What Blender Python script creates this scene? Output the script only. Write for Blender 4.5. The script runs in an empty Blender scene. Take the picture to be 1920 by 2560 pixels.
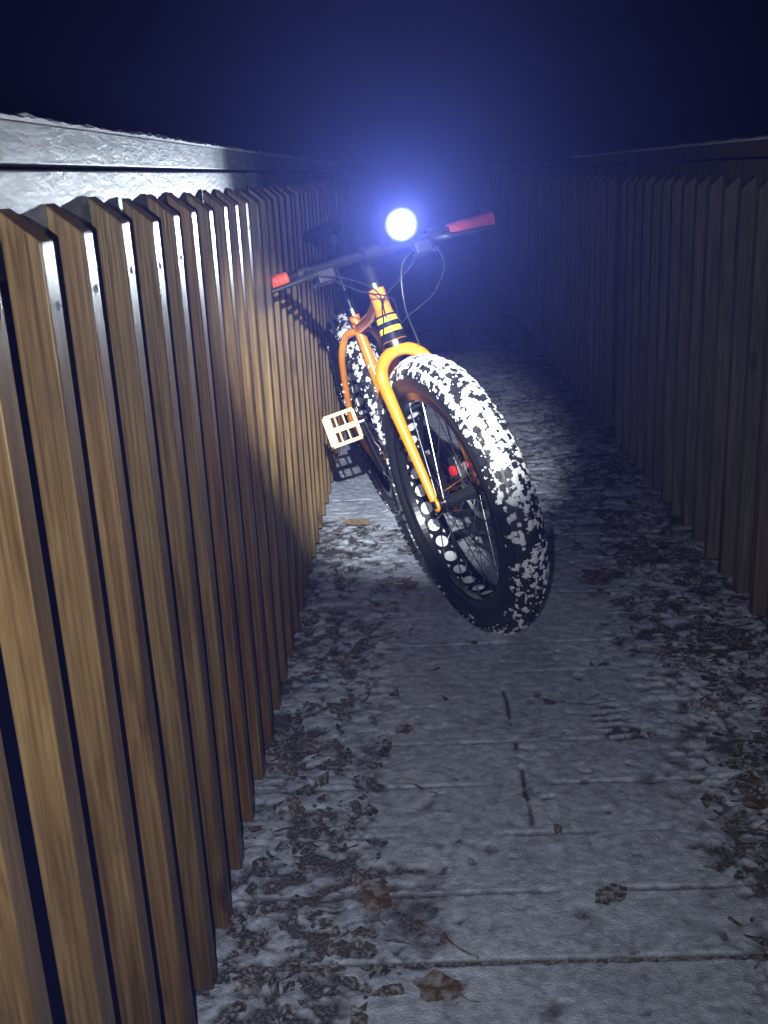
import bpy, bmesh, math, random
import numpy as np
from mathutils import Vector, Matrix, noise
random.seed(7); rng = np.random.default_rng(7)
sc = bpy.context.scene
V = np.array
# ------------------------------------------------------------------ camera
th, ro, ya = .3097, -.0503, -.0349
HC = 1.1517
def cam_axes():
    f = V([math.sin(ya)*math.cos(th), math.cos(ya)*math.cos(th), -math.sin(th)])
    r = V([math.cos(ya), -math.sin(ya), 0]); u = np.cross(r, f)
    return math.cos(ro)*r+math.sin(ro)*u, -math.sin(ro)*r+math.cos(ro)*u, f
cr_, cu_, cf_ = cam_axes()
cam_d = bpy.data.cameras.new('camera'); cam = bpy.data.objects.new('camera', cam_d)
sc.collection.objects.link(cam)
cam.matrix_world = Matrix(((cr_[0], cu_[0], -cf_[0], 0), (cr_[1], cu_[1], -cf_[1], 0), (cr_[2], cu_[2], -cf_[2], HC), (0, 0, 0, 1)))
cam_d.sensor_fit = 'VERTICAL'; cam_d.sensor_height = 24; cam_d.sensor_width = 18
cam_d.lens = 24*2626/2560; cam_d.clip_start = .02; cam_d.clip_end = 300
sc.camera = cam
# ------------------------------------------------------------------ night sky
W = bpy.data.worlds.new("World"); sc.world = W; W.use_nodes = True
bg = W.node_tree.nodes['Background']; bg.inputs[0].default_value = (.04, .06, .5, 1); bg.inputs[1].default_value = .0006
sc.view_settings.view_transform = 'Standard'; sc.view_settings.look = 'None'
sc.view_settings.exposure = 0; sc.view_settings.gamma = 1; sc.view_settings.use_curve_mapping = False
sc.cycles.use_denoising = True
sc.cycles.volume_step_rate = 1
sc.cycles.sample_clamp_indirect = 4
sc.cycles.max_bounces = 5
sc.cycles.use_adaptive_sampling = True; sc.cycles.adaptive_threshold = .02
# light on the photographer's phone, lighting the near pickets and deck
def light(name, kind, loc, power, col, radius):
    l = bpy.data.lights.new(name, kind); l.energy = power; l.color = col; l.shadow_soft_size = radius
    o = bpy.data.objects.new(name, l); o.location = loc; sc.collection.objects.link(o); return o
phone_light = light('phone_light', 'SPOT', (-.055, .0, 1.118), 63, (.96, .97, .97), .004)
phone_light.data.spot_size = math.radians(96); phone_light.data.spot_blend = 1
phone_light.rotation_euler = (math.radians(90-17), 0, math.radians(4))
# the photographer's head torch, a narrow beam on the bicycle
def px_dir(px, py, y, org):
    r = (px-960)/2626*cr_-(py-1280)/2626*cu_+cf_
    return tuple(V([0, 0, HC])+r*y/r[1]-V(org))
_t = px_dir(1005, 1005, 2.9, (.0, -.10, 1.65))
head_torch = light('head_torch', 'SPOT', (.0, -.10, 1.65), 1350, (.96, 1, .96), .012)
head_torch.data.spot_size = math.radians(18.5); head_torch.data.spot_blend = .75
head_torch.rotation_euler = Vector(_t).to_track_quat('-Z', 'Y').to_euler()
# ------------------------------------------------------------------ materials
def mat(name):
    m = bpy.data.materials.new(name); m.use_nodes = True
    nt = m.node_tree; b = nt.nodes['Principled BSDF']; return m, nt, b
def N(nt, t, **k):
    n = nt.nodes.new(t)
    for a, v in k.items():
        if a.startswith('i_'):
            n.inputs[a[2:].replace('_', ' ')].default_value = v
        else: setattr(n, a, v)
    return n
def ramp(nt, fac, stops):
    r = N(nt, 'ShaderNodeValToRGB'); e = r.color_ramp.elements
    while len(e) > len(stops): e.remove(e[-1])
    while len(e) < len(stops): e.new(.5)
    for el, (p, c) in zip(e, stops): el.position = p; el.color = (*c, 1) if len(c) == 3 else c
    nt.links.new(fac, r.inputs[0]); return r.outputs[0]
def coords(nt, scale, kind='Object', rnd=0):
    tc = N(nt, 'ShaderNodeTexCoord'); mp = N(nt, 'ShaderNodeMapping'); mp.inputs['Scale'].default_value = scale
    nt.links.new(tc.outputs[kind], mp.inputs[0])
    if rnd:
        oi = N(nt, 'ShaderNodeObjectInfo'); cb = N(nt, 'ShaderNodeCombineXYZ')
        mm = N(nt, 'ShaderNodeMath', operation='MULTIPLY'); mm.inputs[1].default_value = rnd
        nt.links.new(oi.outputs['Random'], mm.inputs[0])
        for i in range(3): nt.links.new(mm.outputs[0], cb.inputs[i])
        nt.links.new(cb.outputs[0], mp.inputs['Location'])
    return mp.outputs[0]
def noise_n(nt, vec, scale, detail=4, rough=.55, dist=0):
    n = N(nt, 'ShaderNodeTexNoise'); n.inputs['Scale'].default_value = scale; n.inputs['Detail'].default_value = detail
    n.inputs['Roughness'].default_value = rough; n.inputs['Distortion'].default_value = dist
    nt.links.new(vec, n.inputs['Vector']); return n.outputs['Fac']
def bump(nt, b, h, strength, dist=.002):
    n = N(nt, 'ShaderNodeBump'); n.inputs['Strength'].default_value = strength; n.inputs['Distance'].default_value = dist
    nt.links.new(h, n.inputs['Height']); nt.links.new(n.outputs[0], b.inputs['Normal'])
def mixc(nt, fac, a, c2, mode='MIX'):
    m = N(nt, 'ShaderNodeMix', data_type='RGBA', blend_type=mode)
    for s, x in ((m.inputs[0], fac), (m.inputs[6], a), (m.inputs[7], c2)):
        if hasattr(x, 'links') or hasattr(x, 'is_linked'): nt.links.new(x, s)
        elif isinstance(x, (int, float)): s.default_value = x
        else: s.default_value = (*x, 1)
    return m.outputs[2]

def wood(name, lo, mid, hi, rough, spec=.5):
    m, nt, b = mat(name)
    v = coords(nt, (14, 14, .9), rnd=40)
    grain = noise_n(nt, v, 3.2, 5, .62, 1.3)
    v2 = coords(nt, (90, 90, 2.5), rnd=17); fine = noise_n(nt, v2, 3, 3, .6)
    c = ramp(nt, grain, ((.3, lo), (.5, mid), (.72, hi)))
    c = mixc(nt, .35, c, ramp(nt, fine, ((.35, (.35, .35, .35)), (.65, (1, 1, 1)))), 'MULTIPLY')
    wv = N(nt, 'ShaderNodeTexWave', wave_type='BANDS', bands_direction='X'); wv.inputs['Scale'].default_value = 1.0
    wv.inputs['Distortion'].default_value = 9; wv.inputs['Detail'].default_value = 2.5; wv.inputs['Detail Scale'].default_value = .7
    vw = coords(nt, (38, 38, 1.3), rnd=31); nt.links.new(vw, wv.inputs['Vector'])
    c = mixc(nt, .34, c, ramp(nt, wv.outputs['Fac'], ((.1, (.55, .5, .45)), (.6, (1.12, 1.12, 1.12)))), 'MULTIPLY')
    st = noise_n(nt, coords(nt, (6, 6, 2.2), rnd=11), 1.2, 4, .7)
    c = mixc(nt, .32, c, ramp(nt, st, ((.38, (.5, .47, .45)), (.58, (1, 1, 1)))), 'MULTIPLY')
    oi = N(nt, 'ShaderNodeObjectInfo')
    tint = ramp(nt, oi.outputs['Random'], ((0, (1.05, .80, .58)), (.35, (.84, .84, .72)), (.7, (1.12, 1.03, .82)), (1, (.78, .72, .66))))
    c = mixc(nt, .75, c, tint, 'MULTIPLY')
    # knots
    vk = coords(nt, (9, 9, 3.2), rnd=23); vo = N(nt, 'ShaderNodeTexVoronoi'); vo.inputs['Scale'].default_value = 1.1
    nt.links.new(vk, vo.inputs['Vector'])
    c = mixc(nt, ramp(nt, vo.outputs['Distance'], ((.06, (.8, .8, .8)), (.15, (0, 0, 0)))), c, V(lo)*.35)
    nt.links.new(c, b.inputs['Base Color'])
    nt.links.new(ramp(nt, fine, ((.3, (rough-.08,)*3), (.7, (rough+.12,)*3))), b.inputs['Roughness'])
    b.inputs['Specular IOR Level'].default_value = spec
    bump(nt, b, fine, .35, .0015); return m
M_wood = wood('treated_pine', (.085, .050, .016), (.165, .108, .042), (.245, .172, .078), .38, .55)
M_oldwood = wood('weathered_pine', (.09, .08, .065), (.155, .14, .118), (.23, .21, .175), .55, .4)

def frost():
    m, nt, b = mat('frosted_board')
    v = coords(nt, (1, .3, 1.3))
    n1 = noise_n(nt, v, 55, 5, .6, .2); n2 = noise_n(nt, v, 160, 3, .5); n3 = noise_n(nt, v, 5, 3, .5)
    c = ramp(nt, n1, ((.3, (.10, .11, .115)), (.5, (.19, .21, .225)), (.68, (.30, .33, .36))))
    nt.links.new(c, b.inputs['Base Color'])
    nt.links.new(ramp(nt, n3, ((.3, (.44,)*3), (.7, (.60,)*3))), b.inputs['Roughness'])
    b.inputs['Specular IOR Level'].default_value = .6
    mx = N(nt, 'ShaderNodeMath', operation='MULTIPLY_ADD'); mx.inputs[1].default_value = .35
    nt.links.new(n2, mx.inputs[0]); nt.links.new(ramp(nt, n1, ((.42, (0,)*3), (.6, (1,)*3))), mx.inputs[2])
    bump(nt, b, mx.outputs[0], .15, .003); return m
M_frost = frost()

def snowmat(name, c0, c1, sc_=60, bs=1, thin=0):
    m, nt, b = mat(name); v = coords(nt, (1, 1, 1))
    n1 = noise_n(nt, v, sc_, 5, .65); n2 = noise_n(nt, v, sc_*5, 3, .6); n3 = noise_n(nt, v, 6, 4, .6)
    c = ramp(nt, n1, ((.3, c0), (.62, c1)))
    c = mixc(nt, .6, c, ramp(nt, n3, ((.3, (.62, .62, .66)), (.65, (1, 1, 1)))), 'MULTIPLY')
    if thin:   # thin snow lets the dark board show
        sx = N(nt, 'ShaderNodeSeparateXYZ'); nt.links.new(v, sx.inputs[0])
        ad = N(nt, 'ShaderNodeMath', operation='MULTIPLY_ADD'); ad.inputs[1].default_value = .0045
        nt.links.new(n1, ad.inputs[0]); nt.links.new(sx.outputs[2], ad.inputs[2])
        c = mixc(nt, ramp(nt, ad.outputs[0], ((.0018, (.95,)*3), (.0055, (.25,)*3), (.0078, (0,)*3))), c, (.06, .05, .045))
    nt.links.new(c, b.inputs['Base Color']); b.inputs['Roughness'].default_value = .6
    b.inputs['Specular IOR Level'].default_value = .4
    n4 = noise_n(nt, v, 420, 2, .6); mx = N(nt, 'ShaderNodeMath', operation='ADD'); nt.links.new(n2, mx.inputs[0]); nt.links.new(n4, mx.inputs[1])
    bump(nt, b, mx.outputs[0], bs, .003); return m
M_snow = snowmat('deck_snow', (.32, .35, .42), (.64, .70, .85), 45, thin=1)
M_pack = snowmat('packed_snow', (.78, .80, .84), (.88, .9, .93), 90, .4)

def simple(name, col, rough=.5, metal=0, spec=.5, coat=0, bumps=0, bscale=200):
    m, nt, b = mat(name)
    v = coords(nt, (1, 1, 1)); n = noise_n(nt, v, bscale, 3, .6)
    c = V(col)
    nt.links.new(ramp(nt, n, ((.3, tuple(c*.82)), (.7, tuple(np.minimum(c*1.12, 1))))), b.inputs['Base Color'])
    b.inputs['Roughness'].default_value = rough; b.inputs['Metallic'].default_value = metal
    b.inputs['Specular IOR Level'].default_value = spec; b.inputs['Coat Weight'].default_value = coat
    b.inputs['Coat Roughness'].default_value = .08
    if bumps: bump(nt, b, n, bumps, .001)
    return m
M_orange = simple('orange_paint', (.90, .29, .012), .28, coat=.5, bscale=30)
M_rubber = simple('tyre_rubber', (.018, .019, .022), .5, bumps=.4, bscale=300)
M_black = simple('black_anodised', (.012, .013, .017), .22, spec=.5)
M_plastic = simple('black_plastic', (.02, .021, .026), .45)
M_matte = simple('matte_black_alloy', (.010, .010, .013), .65, spec=.2)
M_steel = simple('polished_steel', (.62, .63, .66), .22, 1)
M_strip = simple('white_rim_strip', (.80, .82, .84), .6)
M_grip = simple('red_orange_grip', (.85, .13, .06), .55, bumps=.6, bscale=260)
M_pedal = simple('pale_gold_pedal', (.46, .27, .12), .4, .2)
M_red = simple('red_anodised', (.8, .02, .02), .3)
M_yellow = simple('yellow_decal', (.82, .62, .03), .4)
def deckm():
    m, nt, b = mat('wet_deck_board'); v = coords(nt, (1, 1, 1)); n = noise_n(nt, v, 60, 4, .6); n2 = noise_n(nt, v, 170, 5, .75)
    c = ramp(nt, n, ((.3, (.035, .028, .022)), (.7, (.085, .065, .05))))
    c = mixc(nt, ramp(nt, n2, ((.47, (0,)*3), (.62, (.75,)*3))), c, (.34, .37, .44))
    nt.links.new(c, b.inputs['Base Color']); b.inputs['Roughness'].default_value = .6; bump(nt, b, n2, .6, .003); return m
M_deck = deckm()
M_dark = simple('dark_soil', (.02, .02, .018), .9)
def leafm():
    m, nt, b = mat('wet_leaf'); v = coords(nt, (1, 1, 1))
    n = noise_n(nt, v, 9, 3, .6); n2 = noise_n(nt, v, 120, 4, .7)
    c = ramp(nt, n, ((.3, (.03, .023, .02)), (.5, (.06, .044, .03)), (.68, (.11, .08, .05))))
    c = mixc(nt, ramp(nt, n2, ((.46, (0,)*3), (.60, (.8,)*3))), c, (.36, .39, .45))
    nt.links.new(c, b.inputs['Base Color']); b.inputs['Roughness'].default_value = .55; return m
M_leaf = leafm()
def oneleaf(name, c, fr=.6):
    m, nt, b = mat(name); v = coords(nt, (1, 1, 1)); n = noise_n(nt, v, 70, 4, .6); n2 = noise_n(nt, v, 45, 5, .7)
    c = V(c); q = ramp(nt, n, ((.3, tuple(c*.5)), (.65, tuple(c*1.2))))
    q = mixc(nt, ramp(nt, n2, ((.46, (0,)*3), (.62, (fr,)*3))), q, (.42, .44, .5))
    nt.links.new(q, b.inputs['Base Color']); b.inputs['Roughness'].default_value = .5; return m
M_leafy = oneleaf('yellow_brown_leaf', (.42, .27, .09)); M_leafb = oneleaf('brown_leaf', (.12, .07, .035))
def emis(name, col, s):
    m = bpy.data.materials.new(name); m.use_nodes = True; nt = m.node_tree
    nt.nodes.remove(nt.nodes['Principled BSDF']); e = N(nt, 'ShaderNodeEmission')
    e.inputs[0].default_value = (*col, 1); e.inputs[1].default_value = s
    nt.links.new(e.outputs[0], nt.nodes['Material Output'].inputs[0]); return m
M_lens = emis('lit_lens', (.92, .95, 1), 60)

# ------------------------------------------------------------------ helpers
def link(name, me, m=None, parent=None):
    o = bpy.data.objects.new(name, me); sc.collection.objects.link(o)
    if m is not None:
        for q in (m if isinstance(m, (list, tuple)) else [m]): me.materials.append(q)
    if parent is not None: o.parent = parent
    return o
def tag(o, label=None, cat=None, group=None, kind=None):
    for k, v in (('label', label), ('category', cat), ('group', group), ('kind', kind)):
        if v: o[k] = v
    return o
class MB:
    """collects verts/faces in numpy-friendly lists"""
    def __init__(s): s.v = []; s.f = []; s.m = []; s.n = 0
    def add(s, v, f, mi=0):
        v = np.asarray(v, float).reshape(-1, 3); s.v.append(v); s.f += [tuple(int(i)+s.n for i in q) for q in f]
        s.m += [mi]*len(f); s.n += len(v)
    def box(s, c, h, ax=None, mi=0):
        ax = np.eye(3) if ax is None else np.asarray(ax)
        P = [V(c)+sum(sg*hh*a for sg, hh, a in zip(q, h, ax)) for q in
             ((-1, -1, -1), (1, -1, -1), (1, 1, -1), (-1, 1, -1), (-1, -1, 1), (1, -1, 1), (1, 1, 1), (-1, 1, 1))]
        s.add(P, ((0, 3, 2, 1), (4, 5, 6, 7), (0, 1, 5, 4), (1, 2, 6, 5), (2, 3, 7, 6), (3, 0, 4, 7)), mi)
    def tube(s, pts, r, seg=12, mi=0, caps=True):
        pts = [V(p, dtype=float) if not isinstance(p, np.ndarray) else p for p in pts]
        r = [r]*len(pts) if np.isscalar(r) else r
        T = [pts[min(i+1, len(pts)-1)]-pts[max(i-1, 0)] for i in range(len(pts))]; T = [t/np.linalg.norm(t) for t in T]
        n = np.cross(T[0], V([0, 0, 1.])); 
        if np.linalg.norm(n) < .1: n = np.cross(T[0], V([0, 1., 0]))
        n /= np.linalg.norm(n); vs = []
        for p, t, rr in zip(pts, T, r):
            n = n-t*(n@t); n /= np.linalg.norm(n); b = np.cross(t, n)
            for k in range(seg):
                a = 2*math.pi*k/seg; vs.append(p+rr*(math.cos(a)*n+math.sin(a)*b))
        f = []
        for i in range(len(pts)-1):
            for k in range(seg):
                k2 = (k+1) % seg; f.append((i*seg+k, i*seg+k2, (i+1)*seg+k2, (i+1)*seg+k))
        if caps: f += [tuple(range(seg))[::-1], tuple((len(pts)-1)*seg+k for k in range(seg))]
        s.add(vs, f, mi)
    def disc(s, c, axis, r, t, seg=24, mi=0):
        c = V(c, dtype=float); axis = V(axis, dtype=float); axis /= np.linalg.norm(axis)
        s.tube([c-axis*t/2, c+axis*t/2], r, seg, mi)
    def lathe(s, prof, seg, closed=True, mi=0):
        """prof list of (radius, axial); axis = local y, angle in x-z"""
        n = len(prof); vs = []
        for i in range(seg):
            a = 2*math.pi*i/seg
            for r, y in prof: vs.append((r*math.cos(a), y, r*math.sin(a)))
        f = []
        for i in range(seg):
            i2 = (i+1) % seg
            for k in range(n if closed else n-1):
                k2 = (k+1) % n; f.append((i*n+k, i*n+k2, i2*n+k2, i2*n+k))
        s.add(vs, f, mi)
    def build(s, name, m, parent=None, smooth=False, xf=None, bevel=0):
        v = np.concatenate(s.v)
        if xf is not None: v = xf(v)
        me = bpy.data.meshes.new(name); me.from_pydata(v.tolist(), [], s.f)
        o = link(name, me, m, parent)
        me.polygons.foreach_set('material_index', s.m)
        if smooth: 
            me.polygons.foreach_set('use_smooth', [True]*len(me.polygons))
            try: me.set_sharp_from_angle(angle=math.radians(40))
            except Exception: pass
        me.update()
        if bevel:
            md = o.modifiers.new('bevel', 'BEVEL'); md.width = bevel; md.segments = 2; md.limit_method = 'ANGLE'
        return o
def interp(pts, n):
    """Catmull-Rom through pts"""
    pts = [V(p, dtype=float) for p in pts]; P = [2*pts[0]-pts[1]]+pts+[2*pts[-1]-pts[-2]]; out = []
    for i in range(1, len(P)-2):
        for k in range(n):
            t = k/n; a, b, c, d = P[i-1:i+3]
            out.append(.5*((2*b)+(-a+c)*t+(2*a-5*b+4*c-d)*t*t+(-a+3*b-3*c+d)*t**3))
    out.append(pts[-1]); return out
# numpy value noise
_tab = rng.random((256, 256))
def vn(x, y):
    xi = np.floor(x).astype(int); yi = np.floor(y).astype(int); fx = x-xi; fy = y-yi
    fx = fx*fx*(3-2*fx); fy = fy*fy*(3-2*fy)
    g = lambda a, b: _tab[a & 255, b & 255]
    return (g(xi, yi)*(1-fx)+g(xi+1, yi)*fx)*(1-fy)+(g(xi, yi+1)*(1-fx)+g(xi+1, yi+1)*fx)*fy
def fbm(x, y, o=4):
    s = 0; a = .5; t = 0
    for i in range(o): s = s+a*vn(x*2**i+17*i, y*2**i+5*i); t += a; a *= .55
    return s/t

# ------------------------------------------------------------------ setting: ground, deck, snow
XL, XR = -.33, .852
mb = MB(); g = 40; mb.add([(-g, -g, -1.4), (g, -g, -1.4), (g, g, -1.4), (-g, g, -1.4)], [(0, 1, 2, 3)])
tag(mb.build('ground', M_dark), kind='structure')
mb = MB()
for k in range(-14, 90):
    y0 = 1.316+.1612*k
    for (a, b_) in ((-.50, .1815), (.1845, 1.06)) :
        mb.box(((a+b_)/2, y0+.0806, -.02), ((b_-a)/2, .0776, .02))
tag(mb.build('deck', M_deck, bevel=.003), kind='structure')

def snow_h(X, Y):
    edge = np.clip((X-.42)/.22, 0, 1)**.8                # litter band by the right fence
    edge = np.maximum(edge*(.75+.5*np.clip(1-(Y-1.0)/3, 0, 1)), np.clip((-.02-X)/.16, 0, 1)*.85*(1-.85*np.clip((Y-3.45)/.1, 0, 1)))
    edge = np.maximum(edge, np.clip((.10-X)/.2, 0, 1)*np.exp(-((Y-1.45)/.22)**2)*.8)
    edge = np.maximum(edge, np.exp(-((Y-3.35)/.16)**2)*.75*(X > -.2)*(X < 1))
    edge = np.maximum(edge, .65*np.clip((Y-2.9)/.5, 0, 1)*np.clip((X-.15)/.2, 0, 1))
    n = fbm(X*38+2*vn(X*20, Y*20), Y*44, 5); n2 = fbm(X*9+50, Y*12+9, 4); n3 = fbm(X*70+3, Y*70, 3)
    h = .0070+.004*(n2-.5)+.0048*(n3-.5)+.0022*(fbm(X*160, Y*160, 2)-.5)
    h = h-edge*(.003+.042*np.clip(n-.50, -.12, .4)+.03*np.clip(n2-.5, -.1, .3))
    h = h-.013*np.clip(n-.70, 0, 1)*6*(n2 > .47)           # small dark specks
    # plank seams, partly bridged with snow
    d = (Y-1.316) / .1612; k = np.round(d); ds = np.abs(d-k)*.1612
    wob = fbm(X*7+k*13.3, k*3.1+0*X, 3); str_ = np.where((k == 0), .030, np.where(k == 1, .011, np.where(k == 3, .014, .0075)))
    h = h-np.clip(1-ds/(.0045+.003*n), 0, 1)*str_*np.clip((wob-.40)*6+(k == 0)*3.0, 0, 1.3)
    dx = np.abs(X-.183+.012*(Y-1.9)+.006*(fbm(Y*30, X*0+3, 2)-.5)); h = h-np.clip(1-dx/(.003+.006*n), 0, 1)*.012*((Y > 1.62) & (Y < 2.2))*np.clip((fbm(Y*19, X*2, 2)-.45)*8, 0, 1)
    for (wx, wy, dx_, dy_) in ((.163, 2.565, .40, -.916), (-.062, 3.60, .227, -.974)):   # snow pressed up round the tyres
        al = (X-wx)*dx_+(Y-wy)*dy_; la = (X-wx)*dy_*-1+(Y-wy)*dx_; rr_ = np.hypot(al/.085, la/.042)
        h = h+.010*np.exp(-((rr_-1.0)/.45)**2)*(.6+.8*n)*(rr_ < 3)
    # tread marks of a boot
    bx = (X-.405)*math.cos(.15)+(Y-2.04)*math.sin(.15); by = -(X-.405)*math.sin(.15)+(Y-2.04)*math.cos(.15)
    bn = fbm(X*45, Y*45, 3); inside = (np.abs(bx)+.02*(bn-.5) < .043-.10*np.clip(-by-.03, 0, 1)) & (np.abs(by) < .085)
    bars = (np.mod(by+.2+.012*(bn-.5), .028) < .006+.030*(bn-.25)*(1+(by < -.02))) & (fbm(X*30+9, Y*60, 3) > .44-.2*(by < -.03))
    h = np.where(inside & bars, -.002, h)
    # small patches scattered on the track
    for (px, py, rr) in PATCH:
        q = np.hypot((X-px), (Y-py)*.75)/rr+(n-.5)*1.6; h = h-.006*np.clip(1.1-q, 0, 1)
    return h
PATCH = [(.22, 2.0, .012), (.19, 1.77, .014), (-.03, 1.42, .05), (.24, 1.42, .02), (.16, 1.22, .03), (.52, 1.92, .02), (.43, 1.80, .03),
         (.235, 2.13, .014), (.36, 2.24, .016), (.42, 2.2, .01), (-.2, 3.42, .06), (-.1, 3.3, .05), (.51, 2.86, .055), (.02, 1.27, .03), (.3, 1.33, .02),
         (.08, 2.05, .01), (.1, 1.6, .014), (.28, 1.6, .012), (.33, 1.7, .012), (.0, 1.75, .02)]
def snow_sheet(y0, y1, dy, dx):
    xs = np.arange(-.42, .97, dx); ys = np.arange(y0, y1+dy*.5, dy); X, Y = np.meshgrid(xs, ys)
    Z = snow_h(X, Y); nx, ny = len(xs), len(ys)
    v = np.stack([X, Y, Z], -1).reshape(-1, 3)
    i = np.arange(nx*ny).reshape(ny, nx); f = np.stack([i[:-1, :-1], i[:-1, 1:], i[1:, 1:], i[1:, :-1]], -1).reshape(-1, 4)
    zf_ = Z.reshape(-1)[f].max(1); f = f[zf_ > -.004]
    return v, f
vs = []; fs = []; n = 0
for a in ((1.0, 2.6, .0042, .0042), (2.6, 4.4, .007, .0055), (4.4, 9, .02, .012)):
    v, f = snow_sheet(*a); vs.append(v); fs.append(f+n); n += len(v)
v = np.concatenate(vs); f = np.concatenate(fs)
me = bpy.data.meshes.new('snow'); me.from_pydata(v.tolist(), [], f.tolist()); me.polygons.foreach_set('use_smooth', [True]*len(f))
tag(link('snow_cover', me, M_snow), kind='stuff')

# ------------------------------------------------------------------ leaves and twigs
def leaf_poly(r, lobes, curl, seed):
    rs = random.Random(seed); K = 22; vs = [(0, 0, .001)]; 
    for k in range(K):
        a = 2*math.pi*k/K; rad = r*(.72+.28*abs(math.cos(a*lobes/2))+rs.uniform(-.08, .08))
        x, y = rad*math.cos(a), .72*rad*math.sin(a); vs.append((x, y, curl*(abs(math.sin(a*1.5+seed))**2)*r))
    return vs, [(0, 1+k, 1+(k+1) % K) for k in range(K)]
mb = MB(); cnt = 0
while cnt < 5200:
    x = random.uniform(-.33, .85); y = 1.05+7*random.random()**1.5
    p = max(min(1, max(0, (x-.45)/.2)), min(1, max(0, (-.03-x)/.18))*.8, .55*math.exp(-((y-3.35)/.2)**2), .012)
    if y > 3: p = max(p, .25)
    if y > 3.5 and x < .05: p = .02
    if float(fbm(V([x*6.]), V([y*6.]), 3)[0])+.25*random.random() < .58-.12*(x > .6) or random.random() > p: continue
    r = random.choice((.004, .006, .008, .012, .017, .024))*random.uniform(.7, 1.3); K = random.randint(4, 7)
    a0 = random.random()*6.28; el = random.uniform(.25, .9); ca, sa = math.cos(a0), math.sin(a0)
    z0 = .002+.008*random.random(); tilt = random.uniform(-.35, .35); vs = []
    for k in range(K):
        a = 2*math.pi*k/K; rr = r*random.uniform(.7, 1.2); u_, w_ = rr*math.cos(a), rr*el*math.sin(a)
        vs.append((x+u_*ca-w_*sa, y+u_*sa+w_*ca, z0+u_*tilt+random.uniform(0, .6)*r))
    mb.add(vs, [tuple(range(K))]); cnt += 1
tag(mb.build('leaf_litter', M_leaf), kind='stuff')
leaves = [(-.215, 3.46, .055, M_leafy, 'large curled yellow brown leaf lying near the left fence beyond the front wheel'),
          (-.045, 2.86, .050, M_leafb, 'pointed brown leaf on the snow left of the front tyre'),
          (.50, 2.86, .050, M_leafb, 'dark oval leaf with a stalk on the snow right of the front tyre'),
          (.62, 1.74, .075, M_leafb, 'broad dark brown leaf flat on the deck in the lower right corner'),
          (-.05, 2.02, .028, M_leafb, 'small crumpled leaf below the front tyre near the left fence'),
          (-.10, 1.47, .045, M_leafb, 'dark crumpled leaf clump by the bottom of the left pickets'),
          (.60, 2.35, .05, M_leafb, 'reddish brown leaf in the litter beside the right fence'),
          (.0, 1.26, .04, M_leafb, 'dark leaf on the nearest plank at the bottom edge'),
          (-.13, 2.72, .022, M_leafb, 'tiny dark leaf between the fence and the front wheel')]
for i, (x, y, r, m, lab) in enumerate(leaves):
    b_ = MB(); vs, fs = leaf_poly(r, 5, .10, i+3); b_.add(vs, fs); b_.tube(interp([(-r*.8, 0, .002), (-r*1.3, .01, .004), (-r*1.7, .005, .002)], 4), .0011, 5)
    o = b_.build('leaf', m, smooth=True); o.location = (x, y, .009); o.rotation_euler = (random.uniform(-.1, .1), random.uniform(-.1, .1), random.uniform(0, 6)); tag(o, lab, 'leaf', 'fallen leaves on the deck')
twigs = [(-.03, 2.54, 1.5, .09, 'short upright looking twig lying below the front tyre'), (-.09, 2.87, .05, .11, 'straight dark twig lying left of the front tyre'),
         (-.02, 1.79, 2.6, .08, 'thin bent twig on the snow above the long dark plank gap'), (.02, 1.36, 2.4, .12, 'long thin twig crossing the nearest plank gap'),
         (.50, 1.30, .5, .07, 'faint short twig at the bottom right of the track'), (.47, 2.72, 2.7, .09, 'forked looking twig beside the dark oval leaf')]
for (x, y, a, L, lab) in twigs:
    b_ = MB(); b_.tube(interp([(-L/2, 0, 0), (-L/6, .006, .003), (L/5, -.004, .002), (L/2, .004, 0)], 4), [.0018]*13, 6)
    o = b_.build('twig', M_leafb, smooth=True); o.location = (x, y, .0095); o.rotation_euler = (0, 0, a); tag(o, lab, 'twig', 'twigs on the deck')

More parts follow.
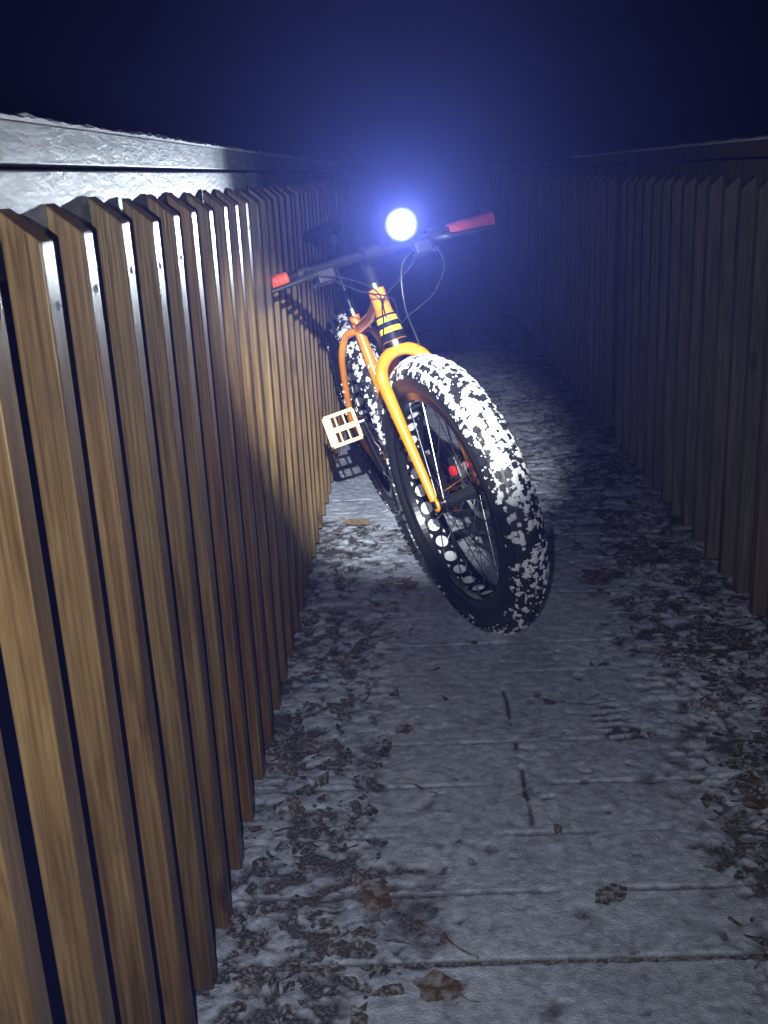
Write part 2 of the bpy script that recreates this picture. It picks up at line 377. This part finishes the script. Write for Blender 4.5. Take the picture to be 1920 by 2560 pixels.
# ------------------------------------------------------------------ fences
def picket_mesh(name, m, zs, zp, w=.0365, t=.035):
    """square batten: x from 0 (walkway side) to -w, y 0..t, top cut on a slant"""
    bm = bmesh.new(); prof = [(0, .0), (0, zs), (-w, zp), (-w, 0)]
    vs = [[bm.verts.new((x, y, z)) for x, z in prof] for y in (0, t)]
    bm.faces.new(vs[0][::-1]); bm.faces.new(vs[1])
    for i in range(4): bm.faces.new((vs[0][i], vs[0][(i+1) % 4], vs[1][(i+1) % 4], vs[1][i]))
    bmesh.ops.recalc_face_normals(bm, faces=bm.faces)
    bmesh.ops.bevel(bm, geom=list(bm.edges), offset=.0022, segments=2, affect='EDGES', profile=.5)
    me = bpy.data.meshes.new(name); bm.to_mesh(me); bm.free(); me.materials.append(m)
    return me
def fence(name, label, x, sgn, y0, n0, n1, zs, zp, m, skip=()):
    root = bpy.data.objects.new(name, None); sc.collection.objects.link(root); root.location = (x, y0, 0); tag(root, label, 'fence')
    me = picket_mesh('picket', m, zs-.02, zp-.02)
    if sgn > 0:
        me.transform(Matrix.Diagonal((-1, 1, 1, 1))); me.flip_normals()
    scr = MB()
    scr.disc((sgn*-.0003, .0175, 0), (1, 0, 0), .0048, .0016, 14); scr.disc((sgn*-.0012, .0175, 0), (1, 0, 0), .0025, .0014, 8)
    sme = None; rest = []
    ks = [k for k in range(n0, n1) if k not in skip]
    for q, k in enumerate(ks):
        if q < 97:
            o = bpy.data.objects.new('picket', me); sc.collection.objects.link(o); o.parent = root
            o.location = (random.gauss(0, .0008), .142*k+random.gauss(0, .0012), .02+random.gauss(0, .0012))
            o.rotation_euler = (random.gauss(0, .0012), random.gauss(0, .001), random.gauss(0, .012))
            if q < 22:
                if sme is None:
                    s = scr.build('screw', M_steel, o); sme = s.data
                else: s = bpy.data.objects.new('screw', sme); sc.collection.objects.link(s); s.parent = o
                s.location = (0, random.uniform(-.004, .004), zs-.075+random.uniform(-.006, .006))
        else: rest.append(k)
    if rest:
        b_ = MB()
        for k in rest: b_.box((sgn*.018, .142*k+.0175, zs/2+.02), (.018, .0175, zs/2))
        tag(b_.build('far_pickets', m, root), kind='stuff')
    for z in (.14,):
        b_ = MB(); b_.box((sgn*.0572, .142*(n0+n1)/2, z), (.0195, .142*(n1-n0)/2, .045)); b_.build('rail', m, root)
    return root
fence('picket_fence', 'pale brown picket fence with gabled tops the bike leans on', XL, -1, .966, -4, 84, 1.111, 1.142, M_wood)
fence('picket_fence', 'dark unlit picket fence across the deck from the bike', XR, 1, 2.955, -13, 70, 1.078, 1.109, M_oldwood, skip=(11,))

def snowcap(x0, x1, y0, y1, z, parent, seed):
    ys = np.arange(y0, y1, .005); xs = np.linspace(x0, x1, 5); X, Y = np.meshgrid(xs, ys)
    hh = .003+.011*fbm(Y*60+seed, X*160, 4)**1.6*(.6+.8*fbm(Y*9+seed, X, 2)); hh[:, 0] *= .5; hh[:, -1] *= .5
    nx, ny = 5, len(ys); top = np.stack([X, Y, z+hh], -1).reshape(-1, 3); bot = np.stack([X, Y, 0*X+z-.0005], -1).reshape(-1, 3)
    i = np.arange(nx*ny).reshape(ny, nx); f = np.stack([i[:-1, :-1], i[:-1, 1:], i[1:, 1:], i[1:, :-1]], -1).reshape(-1, 4).tolist()
    m_ = nx*ny
    for k in range(ny-1):
        f.append((int(i[k, 0]), int(i[k+1, 0]), int(i[k+1, 0])+m_, int(i[k, 0])+m_)); f.append((int(i[k, -1]), int(i[k, -1])+m_, int(i[k+1, -1])+m_, int(i[k+1, -1])))
    me = bpy.data.meshes.new('snow_cap'); me.from_pydata(np.concatenate([top, bot]).tolist(), [], f); return link('snow_cap', me, M_pack, parent)
def rail(label, x, sgn, zt, split, m, off, LH=.098):
    root = bpy.data.objects.new('guard_rail', None); sc.collection.objects.link(root); root.location = (x, 0, 0); tag(root, label, 'guard rail')
    xc = sgn*.022
    for (a, b_) in ((-.8, split-.003), (split+.003, 12.5)):
        q = MB(); q.box((xc, (a+b_)/2, zt-.0205), (.022, (b_-a)/2, .0205)); q.build('upper_board', m, root, bevel=.002)
        q = MB(); q.box((sgn*(off+.02), (a+b_)/2, zt-.0470-LH/2), (.02, (b_-a)/2, LH/2)); q.build('lower_board', m, root, bevel=.002)
    for y in (.2, split, 5.2, 7.7, 10.2):
        q = MB(); q.box((sgn*.094, y, (zt-.02-1.4)/2), (.045, .045, (zt-.02+1.4)/2)); q.build('post', m, root)
    snowcap(xc-.0235, xc+.0235, -.5, 6, zt, root, 3 if sgn < 0 else 40); return root
rail('frost covered double board rail with snow on top behind the left pickets', -.378, -1, 1.2205, 2.31, M_frost, -.008)
rail('dim board rail just visible above the right pickets', .90, 1, 1.193, 4.3, M_oldwood, -.0105, .09)

# ------------------------------------------------------------------ the bicycle
def nrm(a): a = V(a, dtype=float); return a/np.linalg.norm(a)
Hx = nrm([-.30721677, .25748344, .91614417]); Gx = nrm([.31069446, -.88280934, .3523019]); Ax = nrm([.89949253, .39287397, .19121516])
Dx = nrm([.4002595, -.91640184, 0]); Ux = nrm([-.17522992, -.07653568, .98154815]); C = V([.1019, 2.5552, .3658])
XF = nrm([.22741078, -.97379042, .00406948]); AF = nrm([.94172097, .22098147, .25363124]); ZF = nrm(np.cross(XF, AF))
O = V([-.03271434, 3.15672151, .30817715]); RC = V([-.14562384, 3.57886717, .35960171])
base = O-.312*ZF
def world(axes, org):
    A_ = np.stack(axes, 1)
    return lambda p: np.asarray(p)@A_.T+org
Mb = np.stack([XF, AF, ZF], 1)
def tolocal(p): return (np.asarray(p)-base)@Mb
bike = bpy.data.objects.new('fat_bike', None); sc.collection.objects.link(bike)
bike.matrix_world = Matrix(((XF[0], AF[0], ZF[0], base[0]), (XF[1], AF[1], ZF[1], base[1]), (XF[2], AF[2], ZF[2], base[2]), (0, 0, 0, 1)))
tag(bike, 'orange fat tyre bicycle caked in snow leaning on the left fence with its headlight on', 'bicycle')
def basis_fn(axes, org):
    w = world(axes, org); return lambda p: tolocal(w(p))
FR = basis_fn((XF, AF, ZF), O)          # frame, origin bottom bracket
ST = basis_fn((Gx, Ax, Hx), C)          # steered parts, origin front hub
FW = basis_fn((Dx, Ax, Ux), C); RW = basis_fn((XF, AF, ZF), RC)
ha = 1.2484; HTB = V([.4377, 0, .450]); HTT = V([.3936, 0, .582]); hd = nrm(HTT-HTB)
# frame
mb = MB()
mb.tube([HTB, HTB+hd*.07, HTB+hd*.078, HTT], [.0325, .0262, .0225, .0215], 28)
mb.tube([(0, 0, 0), (.405, 0, .485)], .0205, 20)
sd = V([-.292, 0, .956]); mb.tube([(0, 0, 0), sd*.49], .0165, 20)
mb.tube([V([.385, 0, .555]), V([.2, 0, .49]), sd*.43], [.0165, .0165, .015], 20)
mb.tube([(0, -.05, 0), (0, .05, 0)], .021, 20)
rx = V([-.437, 0, .055])
for s in (-1, 1):
    mb.tube(interp([sd*.425+V([0, s*.006, 0]), (-.165, s*.040, .395), (-.205, s*.066, .335), (-.29, s*.074, .235), (-.40, s*.079, .095), rx+V([0, s*.080, 0])], 6), [.011]*31, 12)
    mb.tube(interp([(-.02, s*.030, -.004), (-.09, s*.066, .002), (-.2, s*.078, .015), (-.437, s*.080, .053)], 6), [.0105]*19, 12)
mb.tube([(-.165, -.04, .395), (-.165, .04, .395)], .009, 12)
mb.box(rx+V([0, -.080, 0]), (.022, .004, .02)); mb.box(rx+V([0, .080, 0]), (.022, .004, .02))
frame = mb.build('frame', M_orange, bike, smooth=True, xf=FR)
for p_, r_ in ((HTB-hd*.008, .031), (HTT+hd*.007, .023)):
    mb = MB(); mb.disc(p_, hd, r_, .014, 28); mb.build('headset_cup', M_steel, frame, smooth=True, xf=FR)
mb = MB()
for a, b_ in ((.001, .022), (.036, .050), (.064, .070)): mb.tube([HTB+hd*a, HTB+hd*b_], [.0328-.09*a, .0328-.09*b_], 28)
mb.build('black_band', M_black, frame, smooth=True, xf=FR)
mb = MB()
for a, b_ in ((.022, .036), (.050, .064)): mb.tube([HTB+hd*a, HTB+hd*b_], [.0330-.09*a, .0330-.09*b_], 28)
mb.build('yellow_band', M_yellow, frame, smooth=True, xf=FR)
mb = MB(); mb.disc(sd*.482, sd, .0205, .02, 20); mb.box(sd*.482+V([-.022, 0, 0]), (.006, .009, .007)); mb.build('seat_clamp', M_steel, frame, smooth=True, xf=FR)
# seatpost, saddle
mb = MB(); mb.tube([sd*.46, sd*.69], .0136, 16); mb.build('seatpost', M_black, bike, smooth=True, xf=FR)
mb = MB(); sp = sd*.70; rows = []
for x, w_, z in ((.155, .010, .010), (.14, .020, .018), (.08, .024, .022), (.0, .035, .020), (-.06, .062, .018), (-.10, .072, .024), (-.125, .060, .024)):
    rows.append([(x, w_*math.cos(a), z+.012+.02*math.sin(a)*(1 if a < math.pi else .6)) for a in np.linspace(0, 2*math.pi, 14, endpoint=False)])
vs = [sp+V(p) for r_ in rows for p in r_]; f = [(i*14+k, i*14+(k+1) % 14, (i+1)*14+(k+1) % 14, (i+1)*14+k) for i in range(6) for k in range(14)]
f += [tuple(range(14)), tuple(84+k for k in range(14))[::-1]]
mb.add(vs, f); sad = mb.build('saddle', M_plastic, bike, smooth=True, xf=FR)
mb = MB()
for s in (-1, 1): mb.tube(interp([sp+V([.12, s*.008, .012]), sp+V([.04, s*.022, -.004]), sp+V([-.05, s*.022, -.004]), sp+V([-.10, s*.035, .015])], 4), [.0035]*13, 8)
mb.build('saddle_rail', M_steel, sad, smooth=True, xf=FR)
# fork (orange unicrown)
mb = MB(); arch = []
for i in range(13):
    a = math.pi*i/12; arch.append(V([-.045+.004, .070*math.cos(a), .338+.070*math.sin(a)]))
leg = lambda s: [V([.0, s*.066, .012]), V([-.008, s*.067, .09]), V([-.022, s*.069, .2]), V([-.034, s*.070, .29])]
pts = leg(1)+[arch[i] for i in range(13)]+leg(-1)[::-1]
path = interp(pts, 3); rr = []
for p in path: rr.append(np.interp(p[2], [.0, .1, .25, .34], [.0095, .0118, .0148, .0165]))
mb.tube(path, rr, 20)
mb.tube([V([-.045, 0, .40]), V([-.045, 0, .424])], [.020, .024], 24)
fork = mb.build('fork', M_orange, bike, smooth=True, xf=ST)
for s in (-1, 1):
    mb = MB(); mb.tube(interp([(.0, s*.066, .016), (.016, s*.066, .012), (.018, s*.066, -.006), (.006, s*.066, -.014), (-.006, s*.066, -.010)], 4), [.0042]*17, 8)
    mb.build('dropout', M_orange, fork, smooth=True, xf=ST)
for z in (.13, .19, .25):
    mb = MB(); mb.disc((np.interp(z, [.0, .29], [0, -.034])-.004, -.0835, z), (0, 1, 0), .0042, .008, 8); mb.build('rack_bolt', M_steel, fork, xf=ST)
# brake: rotor, caliper with red knob, hose
mb = MB(); mb.lathe([(.060, .0485), (.080, .0485), (.080, .0505), (.060, .0505)], 48)
for k in range(6):
    a = k*math.pi/3; mb.box((.04*math.cos(a), .0495, .04*math.sin(a)), (.026, .0009, .004), (V([math.cos(a), 0, math.sin(a)]), V([0, 1, 0]), V([-math.sin(a), 0, math.cos(a)])))
brotor = ('brake_rotor', mb)
mb = MB(); mb.box((-.052, .050, .072), (.024, .016, .030)); cal = mb.build('brake_caliper', M_plastic, fork, xf=ST, bevel=.004)
mb = MB(); mb.disc((-.05, .030, .066), (0, 1, 0), .0135, .012, 12); mb.build('brake_knob', M_red, fork, xf=ST)
mb = MB(); mb.tube(interp([(-.05, .050, .10), (-.050, .058, .2), (-.05, .062, .3), (-.03, .055, .40), (.03, .03, .50), (.04, .06, .60), (.0, .14, .63)], 6), .0025, 8)
mb.build('brake_hose', M_plastic, fork, smooth=True, xf=ST)
# wheels
def ring_clumps(R, n, dens, seed, lo=-1.15, hi=1.15, size=(.004, .013), sub=2):
    rs = random.Random(seed); base_ = bmesh.new(); bmesh.ops.create_icosphere(base_, subdivisions=sub, radius=1)
    iv = V([v.co[:] for v in base_.verts]); iff = [tuple(v.index for v in f.verts) for f in base_.faces]; base_.free()
    b_ = MB(); c = 0; tries = 0
    while c < n and tries < n*30:
        tries += 1; t = rs.uniform(0, 2*math.pi); p = rs.uniform(lo, hi)
        nz = float(fbm(V([t*R*26.+seed]), V([p*.05*40.]), 3)[0])
        if dens(t, p)+(nz-.5)*2.2 < rs.uniform(.3, .7): continue
        r0 = R-.052+.0530*math.cos(p); y = .0530*math.sin(p); s = rs.uniform(*size)*(.65+.7*min(1, dens(t, p)))
        er = V([math.cos(t), 0, math.sin(t)]); nr = er*math.cos(p)+V([0, math.sin(p), 0]); ct = er*r0+V([0, y, 0])
        tt = np.cross(nr, V([0, 1, 0])); tt /= np.linalg.norm(tt); bb = np.cross(nr, tt)
        wob = 1+.55*(rng.random(len(iv))-.5)
        q = iv*wob[:, None]
        b_.add(ct+s*(q[:, :1]*tt*rs.uniform(.8, 1.5)+q[:, 1:2]*bb*rs.uniform(.8, 1.4)+q[:, 2:]*nr*.6), iff); c += 1
    return b_
def wheel(name, XFn, dens, seed, n, rotor=True, sp_rim=True, label=None):
    R = .3675
    root = MB(); root.disc((0, 0, 0), (0, 1, 0), .012, .125, 20)
    root.lathe([(.0, -.05), (.026, -.05), (.027, -.046), (.017, -.042), (.015, 0), (.017, .042), (.027, .046), (.026, .05), (0, .05)], 28, closed=False)
    root.disc((0, -.068, 0), (0, 1, 0), .009, .010, 12)
    w = root.build(name, M_black, bike, smooth=True, xf=XFn)      # hub body is the wheel's own mesh
    # tyre
    t = MB(); prof = []
    for a in np.linspace(math.radians(-128), math.radians(128), 26): prof.append((R-.052+.0485*math.cos(a), .0495*math.sin(a)))
    t.lathe(prof+[(.284, .036), (.284, -.036)], 160)
    nk = 78
    for i in range(nk):
        for j, p in enumerate((-1.02, -.62, -.2, .2, .62, 1.02)):
            a = 2*math.pi*(i+(.5 if j % 2 else 0)+(.25 if j in (2, 3) else 0))/nk; er = V([math.cos(a), 0, math.sin(a)])
            nr = er*math.cos(p)+V([0, math.sin(p), 0]); tg = V([-math.sin(a), 0, math.cos(a)]); bb = np.cross(tg, nr)
            ct = er*(R-.052)+nr*.0505
            t.box(ct, (.0088 if abs(p) > .9 else .0078, .0066 if abs(p) < .9 else .008, .0056), (tg, bb, nr))
    t.build('tyre', M_rubber, w, smooth=True, xf=XFn)
    # rim with cutouts
    r = MB(); NH = 32; ri = .262
    r.lathe([(.2915, -.0415), (.2915, -.038), (.268, -.036), (.2645, -.0225), (.262, -.0225), (.2655, -.037), (.270, -.0415)], 128)
    r.lathe([(.2915, .0415), (.270, .0415), (.2655, .037), (.262, .0225), (.2645, .0225), (.268, .036), (.2915, .038)], 128)
    for i in range(NH):
        a0 = 2*math.pi*i/NH; hw = math.pi/NH; K = 16; inn = []; o_ = []
        for k in range(K):
            q = 2*math.pi*(k+.5)/K; cx, cy = math.cos(q), math.sin(q); m_ = max(abs(cx), abs(cy))
            inn.append((a0+.0176*cx/ri, .0176*cy)); o_.append((a0+hw*cx/m_, .0227*cy/m_))
        for rad, off in ((ri, 0), (ri+.0022, 2*K)): pass
        P3 = lambda rad, L: [(rad*math.cos(a), y, rad*math.sin(a)) for a, y in L]
        vs = P3(ri, inn)+P3(ri, o_)+P3(ri+.0022, inn)+P3(ri+.0022, o_); f = []
        for k in range(K):
            k2 = (k+1) % K; f += [(k, k2, K+k2, K+k), (2*K+k, 3*K+k, 3*K+k2, 2*K+k2), (k, 2*K+k, 2*K+k2, k2)]
        r.add(vs, f)
    r.build('rim', M_black, w, xf=XFn)
    s_ = MB(); s_.lathe([(.2662, -.022), (.2662, .022), (.2675, .022), (.2675, -.022)], 128); s_.build('rim_strip', M_strip, w, smooth=True, xf=XFn)
    for i in range(NH):
        s = -1 if i % 2 else 1; a = 2*math.pi*i/NH+math.pi/NH*0; da = (1 if (i//2) % 2 else -1)*math.radians(62)
        q = MB(); p0 = V([.024*math.cos(a+da), s*.048, .024*math.sin(a+da)]); p1 = V([.263*math.cos(a), s*.019, .263*math.sin(a)])
        q.tube([p0, p0+(p1-p0)*.93], .0011, 6); q.tube([p0+(p1-p0)*.93, p1], .0021, 6)
        q.build('spoke', M_steel, w, xf=XFn)
    b_ = ring_clumps(R, n, dens, seed, size=(.0032, .0088))
    b2 = ring_clumps(R, int(n*1.5), lambda t, p: dens(t, p)*.6+.30, seed+9, lo=-1.3, hi=1.3, size=(.0012, .0042), sub=1)
    for vv in b2.v: b_.v.append(vv)
    b_.f += [tuple(i+b_.n for i in q) for q in b2.f]; b_.m += b2.m; b_.n += b2.n
    b_.build('packed_snow', M_pack, w, smooth=True, xf=XFn)
    if rotor:
        q = MB(); a = math.radians(-86)
        for k in range(6):
            aa = a+k*.014; q.box((.318*math.cos(aa), -.0496, .318*math.sin(aa)), (.0022, .0006, .0045), (V([-math.sin(aa), 0, math.cos(aa)]), V([0, 1, 0]), V([math.cos(aa), 0, math.sin(aa)])))
        q.build('tyre_label', M_strip, w, xf=XFn)
        brotor[1].build('brake_rotor', M_steel, w, xf=XFn)
    return w
def df(t, p):      # front: thick on top, thinning towards the ground
    a = math.degrees(t) % 360; a = a-360 if a > 270 else a
    k = np.interp(a, [-90, -70, -45, -20, 5, 30, 60, 120, 200], [.60, .50, .36, .38, .44, .50, .66, .72, .3]); return k-(.25 if abs(p) > .95 else 0)
def dr(t, p):
    a = math.degrees(t) % 360; a = a-360 if a > 270 else a
    return np.interp(a, [-90, -40, 0, 40, 100, 160], [.4, .5, .58, .62, .6, .4])-(.2 if abs(p) > .9 else 0)
wheel('front_wheel', FW, df, 5, 1500); rw = wheel('rear_wheel', RW, dr, 11, 1100, rotor=False)
# cassette and chain side (bike right = -y)
mb = MB()
for i, r_ in enumerate((.062, .055, .048, .041, .034, .028)):
    y = -.050-.0042*i; prof = []; K = 36
    vs = []; 
    for sy in (-.0009, .0009):
        for k in range(K*2): 
            a = math.pi*k/K; q = r_*(1.0 if k % 2 else .93); vs.append((q*math.cos(a), y+sy, q*math.sin(a)))
    n2 = K*2; mb.add(vs, [tuple(range(n2)), tuple(range(n2, 2*n2))[::-1]]+[(k, (k+1) % n2, n2+(k+1) % n2, n2+k) for k in range(n2)])
mb.build('cassette', M_steel, rw, xf=RW)
# crankset
mb = MB(); mb.disc((0, 0, 0), (0, 1, 0), .013, .15, 20)
K = 32; vs = []
for sy in (-.0555, -.0535):
    for k in range(K*2):
        a = math.pi*k/K; q = .066*(1.03 if k % 2 else .96); vs.append((q*math.cos(a), sy, q*math.sin(a)))
    for k in range(K*2):
        a = math.pi*k/K; vs.append((.045*math.cos(a), sy, .045*math.sin(a)))
n2 = K*2; f = []
for k in range(n2):
    k2 = (k+1) % n2; f += [(k, k2, n2+k2, n2+k), (2*n2+k, 3*n2+k, 3*n2+k2, 2*n2+k2), (k, 2*n2+k, 2*n2+k2, k2), (n2+k, n2+k2, 3*n2+k2, 3*n2+k)]
mb.add(vs, f)
for k in range(5):
    a = k*1.2566+.3; mb.box((.028*math.cos(a), -.0545, .028*math.sin(a)), (.022, .003, .006), (V([math.cos(a), 0, math.sin(a)]), V([0, 1, 0]), V([-math.sin(a), 0, math.cos(a)])))
crank = mb.build('crankset', M_steel, bike, xf=FR)
CA = math.radians(84)
cd = V([math.cos(CA), 0, math.sin(CA)])
for s, c_ in ((-1, cd), (1, -cd)):
    q = MB(); q.tube([V([0, s*.075, 0]), V([0, s*.085, 0])+c_*.05, V([0, s*.100, 0])+c_*.165], [.016, .0125, .012], 12); q.disc(V([0, s*.10, 0])+c_*.17, (0, 1, 0), .016, .018, 16)
    arm = q.build('crank_arm', M_black if s > 0 else M_steel, crank, smooth=True, xf=FR)
    # platform pedal: frame with cross bars, face turned up towards the camera
    q = MB(); pc = V([0, s*.158, 0])+c_*.17; fw = nrm([.80, 0, .58]) if s < 0 else V([1., 0, 0]); nn = nrm(np.cross(fw, V([0, 1, 0])))
    if s < 0: fw, nn = nrm([.35, 0, -.94]), nrm([.94, 0, .35])
    yy = V([0, 1., 0]); ax = (fw, yy, nn)
    for u, v_, hu, hv in ((-.045, 0, .006, .047), (.045, 0, .006, .047), (0, s*.040, .045, .013), (0, -s*.044, .045, .006)):
        q.box(pc+fw*u+yy*v_, (hu, hv, .0075), ax)
    for v_ in (-.014, .012): q.box(pc+yy*v_, (.040, .003, .006), ax)
    q.box(pc, (.009, .044, .0068), ax)
    for u in (-.045, -.02, .02, .045):
        for v_ in (-.042, .042): q.disc(pc+fw*u+yy*v_+nn*.009, nn, .0022, .006, 6)
    q.build('pedal', M_pedal, crank, xf=FR, bevel=.0012)
rs = random.Random(4); q = MB(); base_ = bmesh.new(); bmesh.ops.create_icosphere(base_, subdivisions=1, radius=1)
iv = V([v_.co[:] for v_ in base_.verts]); iff = [tuple(x_.index for x_ in f_.verts) for f_ in base_.faces]; base_.free()
for k in range(150):
    u = rs.random(); a, b_, r_ = rs.choice((((0, 0, 0), (.405, 0, .485), .021), ((-.02, -.03, 0), (-.3, -.078, .035), .011), ((0, 0, 0), (-.09, 0, .3), .0165), ((-.437, -.08, .053), (-.29, -.074, .235), .011)))
    p = V(a)+(V(b_)-V(a))*u; an = rs.uniform(-.2, 3.3); p = p+V([rs.uniform(-.2, 1)*r_, r_*math.cos(an), r_*abs(math.sin(an))]); sz = rs.uniform(.0018, .006)
    q.add(p+iv*(1+.5*(rng.random((len(iv), 1))-.5))*sz, iff)
tag(q.build('frame_snow', M_pack, frame, smooth=True, xf=FR), kind='stuff')
# chain
mb = MB(); rcen = V([-.437, 0, .055])
for i in range(60):
    for side in (0, 1):
        f_ = i/59; a0 = V([0, -.0545, .066]) if side == 0 else V([0, -.0545, -.066]); a1 = rcen+V([0, -.062, .041]) if side == 0 else V([-.42, -.062, -.055])
        p = a0+(a1-a0)*f_; t_ = nrm(a1-a0); mb.box(p, (.0048, .0028 if i % 2 else .0018, .0042), (t_, V([0, 1, 0]), np.cross(t_, V([0, 1, 0]))))
mb.build('chain', M_steel, bike, xf=FR)
mb = MB(); mb.box(rcen+V([-.005, -.090, -.035]), (.018, .012, .034)); mb.disc(rcen+V([.015, -.068, -.055]), (0, 1, 0), .022, .006, 16); mb.disc(rcen+V([.02, -.068, -.11]), (0, 1, 0), .022, .006, 16); mb.box(rcen+V([.018, -.074, -.083]), (.010, .003, .035))
mb.build('derailleur', M_plastic, bike, xf=FR, bevel=.003)
# stem, bar, grips, levers, lamp
BC = V([.005, 0, .654])
mb = MB(); mb.tube([V([-.045, 0, .58]), V([-.045, 0, .655])], .0165, 16); mb.tube([V([-.045, 0, .64]), BC], .016, 16); mb.tube([BC+V([0, -.022, 0]), BC+V([0, .022, 0])], .021, 20)
mb.build('stem', M_matte, bike, smooth=True, xf=ST)
def bp(y): return BC+V([-.012*(abs(y)/.36)**2, y, 0.0])
mb = MB(); mb.tube([bp(y) for y in np.linspace(-.355, .355, 21)], .0125, 14); bar = mb.build('handlebar', M_matte, bike, smooth=True, xf=ST)
for s in (-1, 1):
    q = MB(); ys = np.linspace(.225, .358, 24); q.tube([bp(s*y) for y in ys], [.0158+(.0012 if k % 2 else 0) for k in range(24)], 18); q.build('grip', M_grip, bar, smooth=False, xf=ST)
    q = MB(); q.tube([bp(s*.20)+V([.0, 0, 0]), bp(s*.165)], .017, 14)
    q.tube(interp([bp(s*.18)+V([.012, 0, -.006]), bp(s*.17)+V([.045, 0, -.02]), bp(s*.21)+V([.062, 0, -.028]), bp(s*.30)+V([.06, 0, -.034]), bp(s*.33)+V([.055, 0, -.036])], 4), [.009]*8+[.0065]*9, 8)
    q.build('brake_lever', M_plastic, bar, smooth=True, xf=ST)
    q = MB(); q.box(bp(s*.135)+V([.004, 0, -.026]), (.022, .022, .015)); q.tube([bp(s*.135)+V([.0, s*.01, -.03]), bp(s*.165)+V([.02, s*.01, -.045])], .006, 8); q.build('shifter', M_plastic, bar, xf=ST, bevel=.004)
# cables
cab = [[(.03, -.16, .632), (.055, -.10, .60), (.05, -.035, .55), (-.01, -.012, .50), (-.055, .0, .45)],
       [(.03, .16, .632), (.075, .15, .56), (.06, .10, .50), (.0, .04, .475), (-.05, .01, .46)],
       [(.02, -.13, .62), (.045, -.07, .56), (.02, .005, .53), (-.015, .022, .49), (-.04, .024, .44), (-.1, .01, .40)],
       [(.02, .13, .62), (.04, .05, .57), (.02, -.015, .53), (-.01, -.024, .48), (-.045, -.03, .44), (-.12, -.02, .42)]]
mbs = []
for c_ in cab:
    q = MB(); q.tube(interp(c_, 6), .0019, 8); q.build('cable', M_matte, bike, smooth=True, xf=ST)
# lamp
LC = BC+V([.055, .083, .034])
stw = world((Gx, Ax, Hx), C)
ld = nrm([.26, -.96, -.04]); lw = stw(LC)
lx = nrm(np.cross(ld, V([0, 0, 1.]))); lz = np.cross(lx, ld)
LF = lambda p: tolocal(np.asarray(p)@np.stack([ld, lx, lz], 1).T+lw)
mb = MB(); mb.tube([V([-.055, 0, 0]), V([-.045, 0, 0]), V([-.008, 0, 0]), V([0, 0, 0])], [.020, .027, .041, .042], 28)
mb.tube([V([-.03, 0, -.02]), V([-.035, 0, -.045])], .010, 12)
for k in range(4): mb.disc((-.042+.008*k, 0, 0), (1, 0, 0), (.031+.0012*k), .002, 24)
lamp = mb.build('headlight', M_plastic, bike, smooth=True, xf=LF)
mb = MB(); rings = (0.0001, .027, .031, .035, .039, .0425); K = 40; vs = [(.0022, r_*math.cos(2*math.pi*k/K), r_*math.sin(2*math.pi*k/K)) for r_ in rings for k in range(K)]
for j in range(5): mb.f += [(j*K+k, j*K+(k+1) % K, (j+1)*K+(k+1) % K, (j+1)*K+k) for k in range(K)]; mb.m += [j]*K
mb.v.append(V(vs)); mb.n = len(vs)
mb.build('lens', [emis('lit_lens_%s' % n_, c_, e_) for n_, c_, e_ in (('core', (.92, .95, 1), 60), ('inner', (.85, .9, 1), 8), ('middle', (.7, .78, 1), 2.2), ('outer', (.6, .7, 1), 1.1), ('rim', (.45, .55, 1), .5))], lamp, xf=LF)
pl = lw+ld*.024
lo = light('headlight_beam', 'POINT', tuple(pl), 0.5, (.80, .90, 1), .012)
sp_ = light('headlight_spot', 'SPOT', tuple(lw+ld*.02), 52, (.80, .9, 1), .014)
sp_.data.spot_size = math.radians(90); sp_.data.spot_blend = 1
sp_.rotation_euler = Vector((*nrm([-.05, -.98, .20]),)).to_track_quat('-Z', 'Y').to_euler()
sd_ = light('headlight_spill', 'SPOT', tuple(lw+ld*.035+V([0, 0, -.03])), 26, (.86, .95, 1), .010)
sd_.data.spot_size = math.radians(26); sd_.data.spot_blend = 1
sd_.rotation_euler = Vector((*nrm([.07, -.13, -1]),)).to_track_quat('-Z', 'Y').to_euler()
for l in (lo, sp_, sd_):
    mw = Matrix.Translation(l.location)@l.rotation_euler.to_matrix().to_4x4()
    l.parent = lamp; bpy.context.view_layer.update(); l.matrix_world = mw

# ------------------------------------------------------------------ blue haze volume, added to spread the headlight's glare into a glow
mb = MB(); mb.box((0, 12, 2.3), (44, 56, 4.9))
hz = mb.build('haze', None); m = bpy.data.materials.new('glow_haze'); m.use_nodes = True; nt = m.node_tree
nt.nodes.remove(nt.nodes['Principled BSDF']); pv = N(nt, 'ShaderNodeVolumePrincipled')
pv.inputs['Color'].default_value = (.20, .25, 1, 1); pv.inputs['Density'].default_value = .031; pv.inputs['Anisotropy'].default_value = .74
nt.links.new(pv.outputs[0], nt.nodes['Material Output'].inputs['Volume'])

hz.data.materials.append(m); tag(hz, kind='stuff')
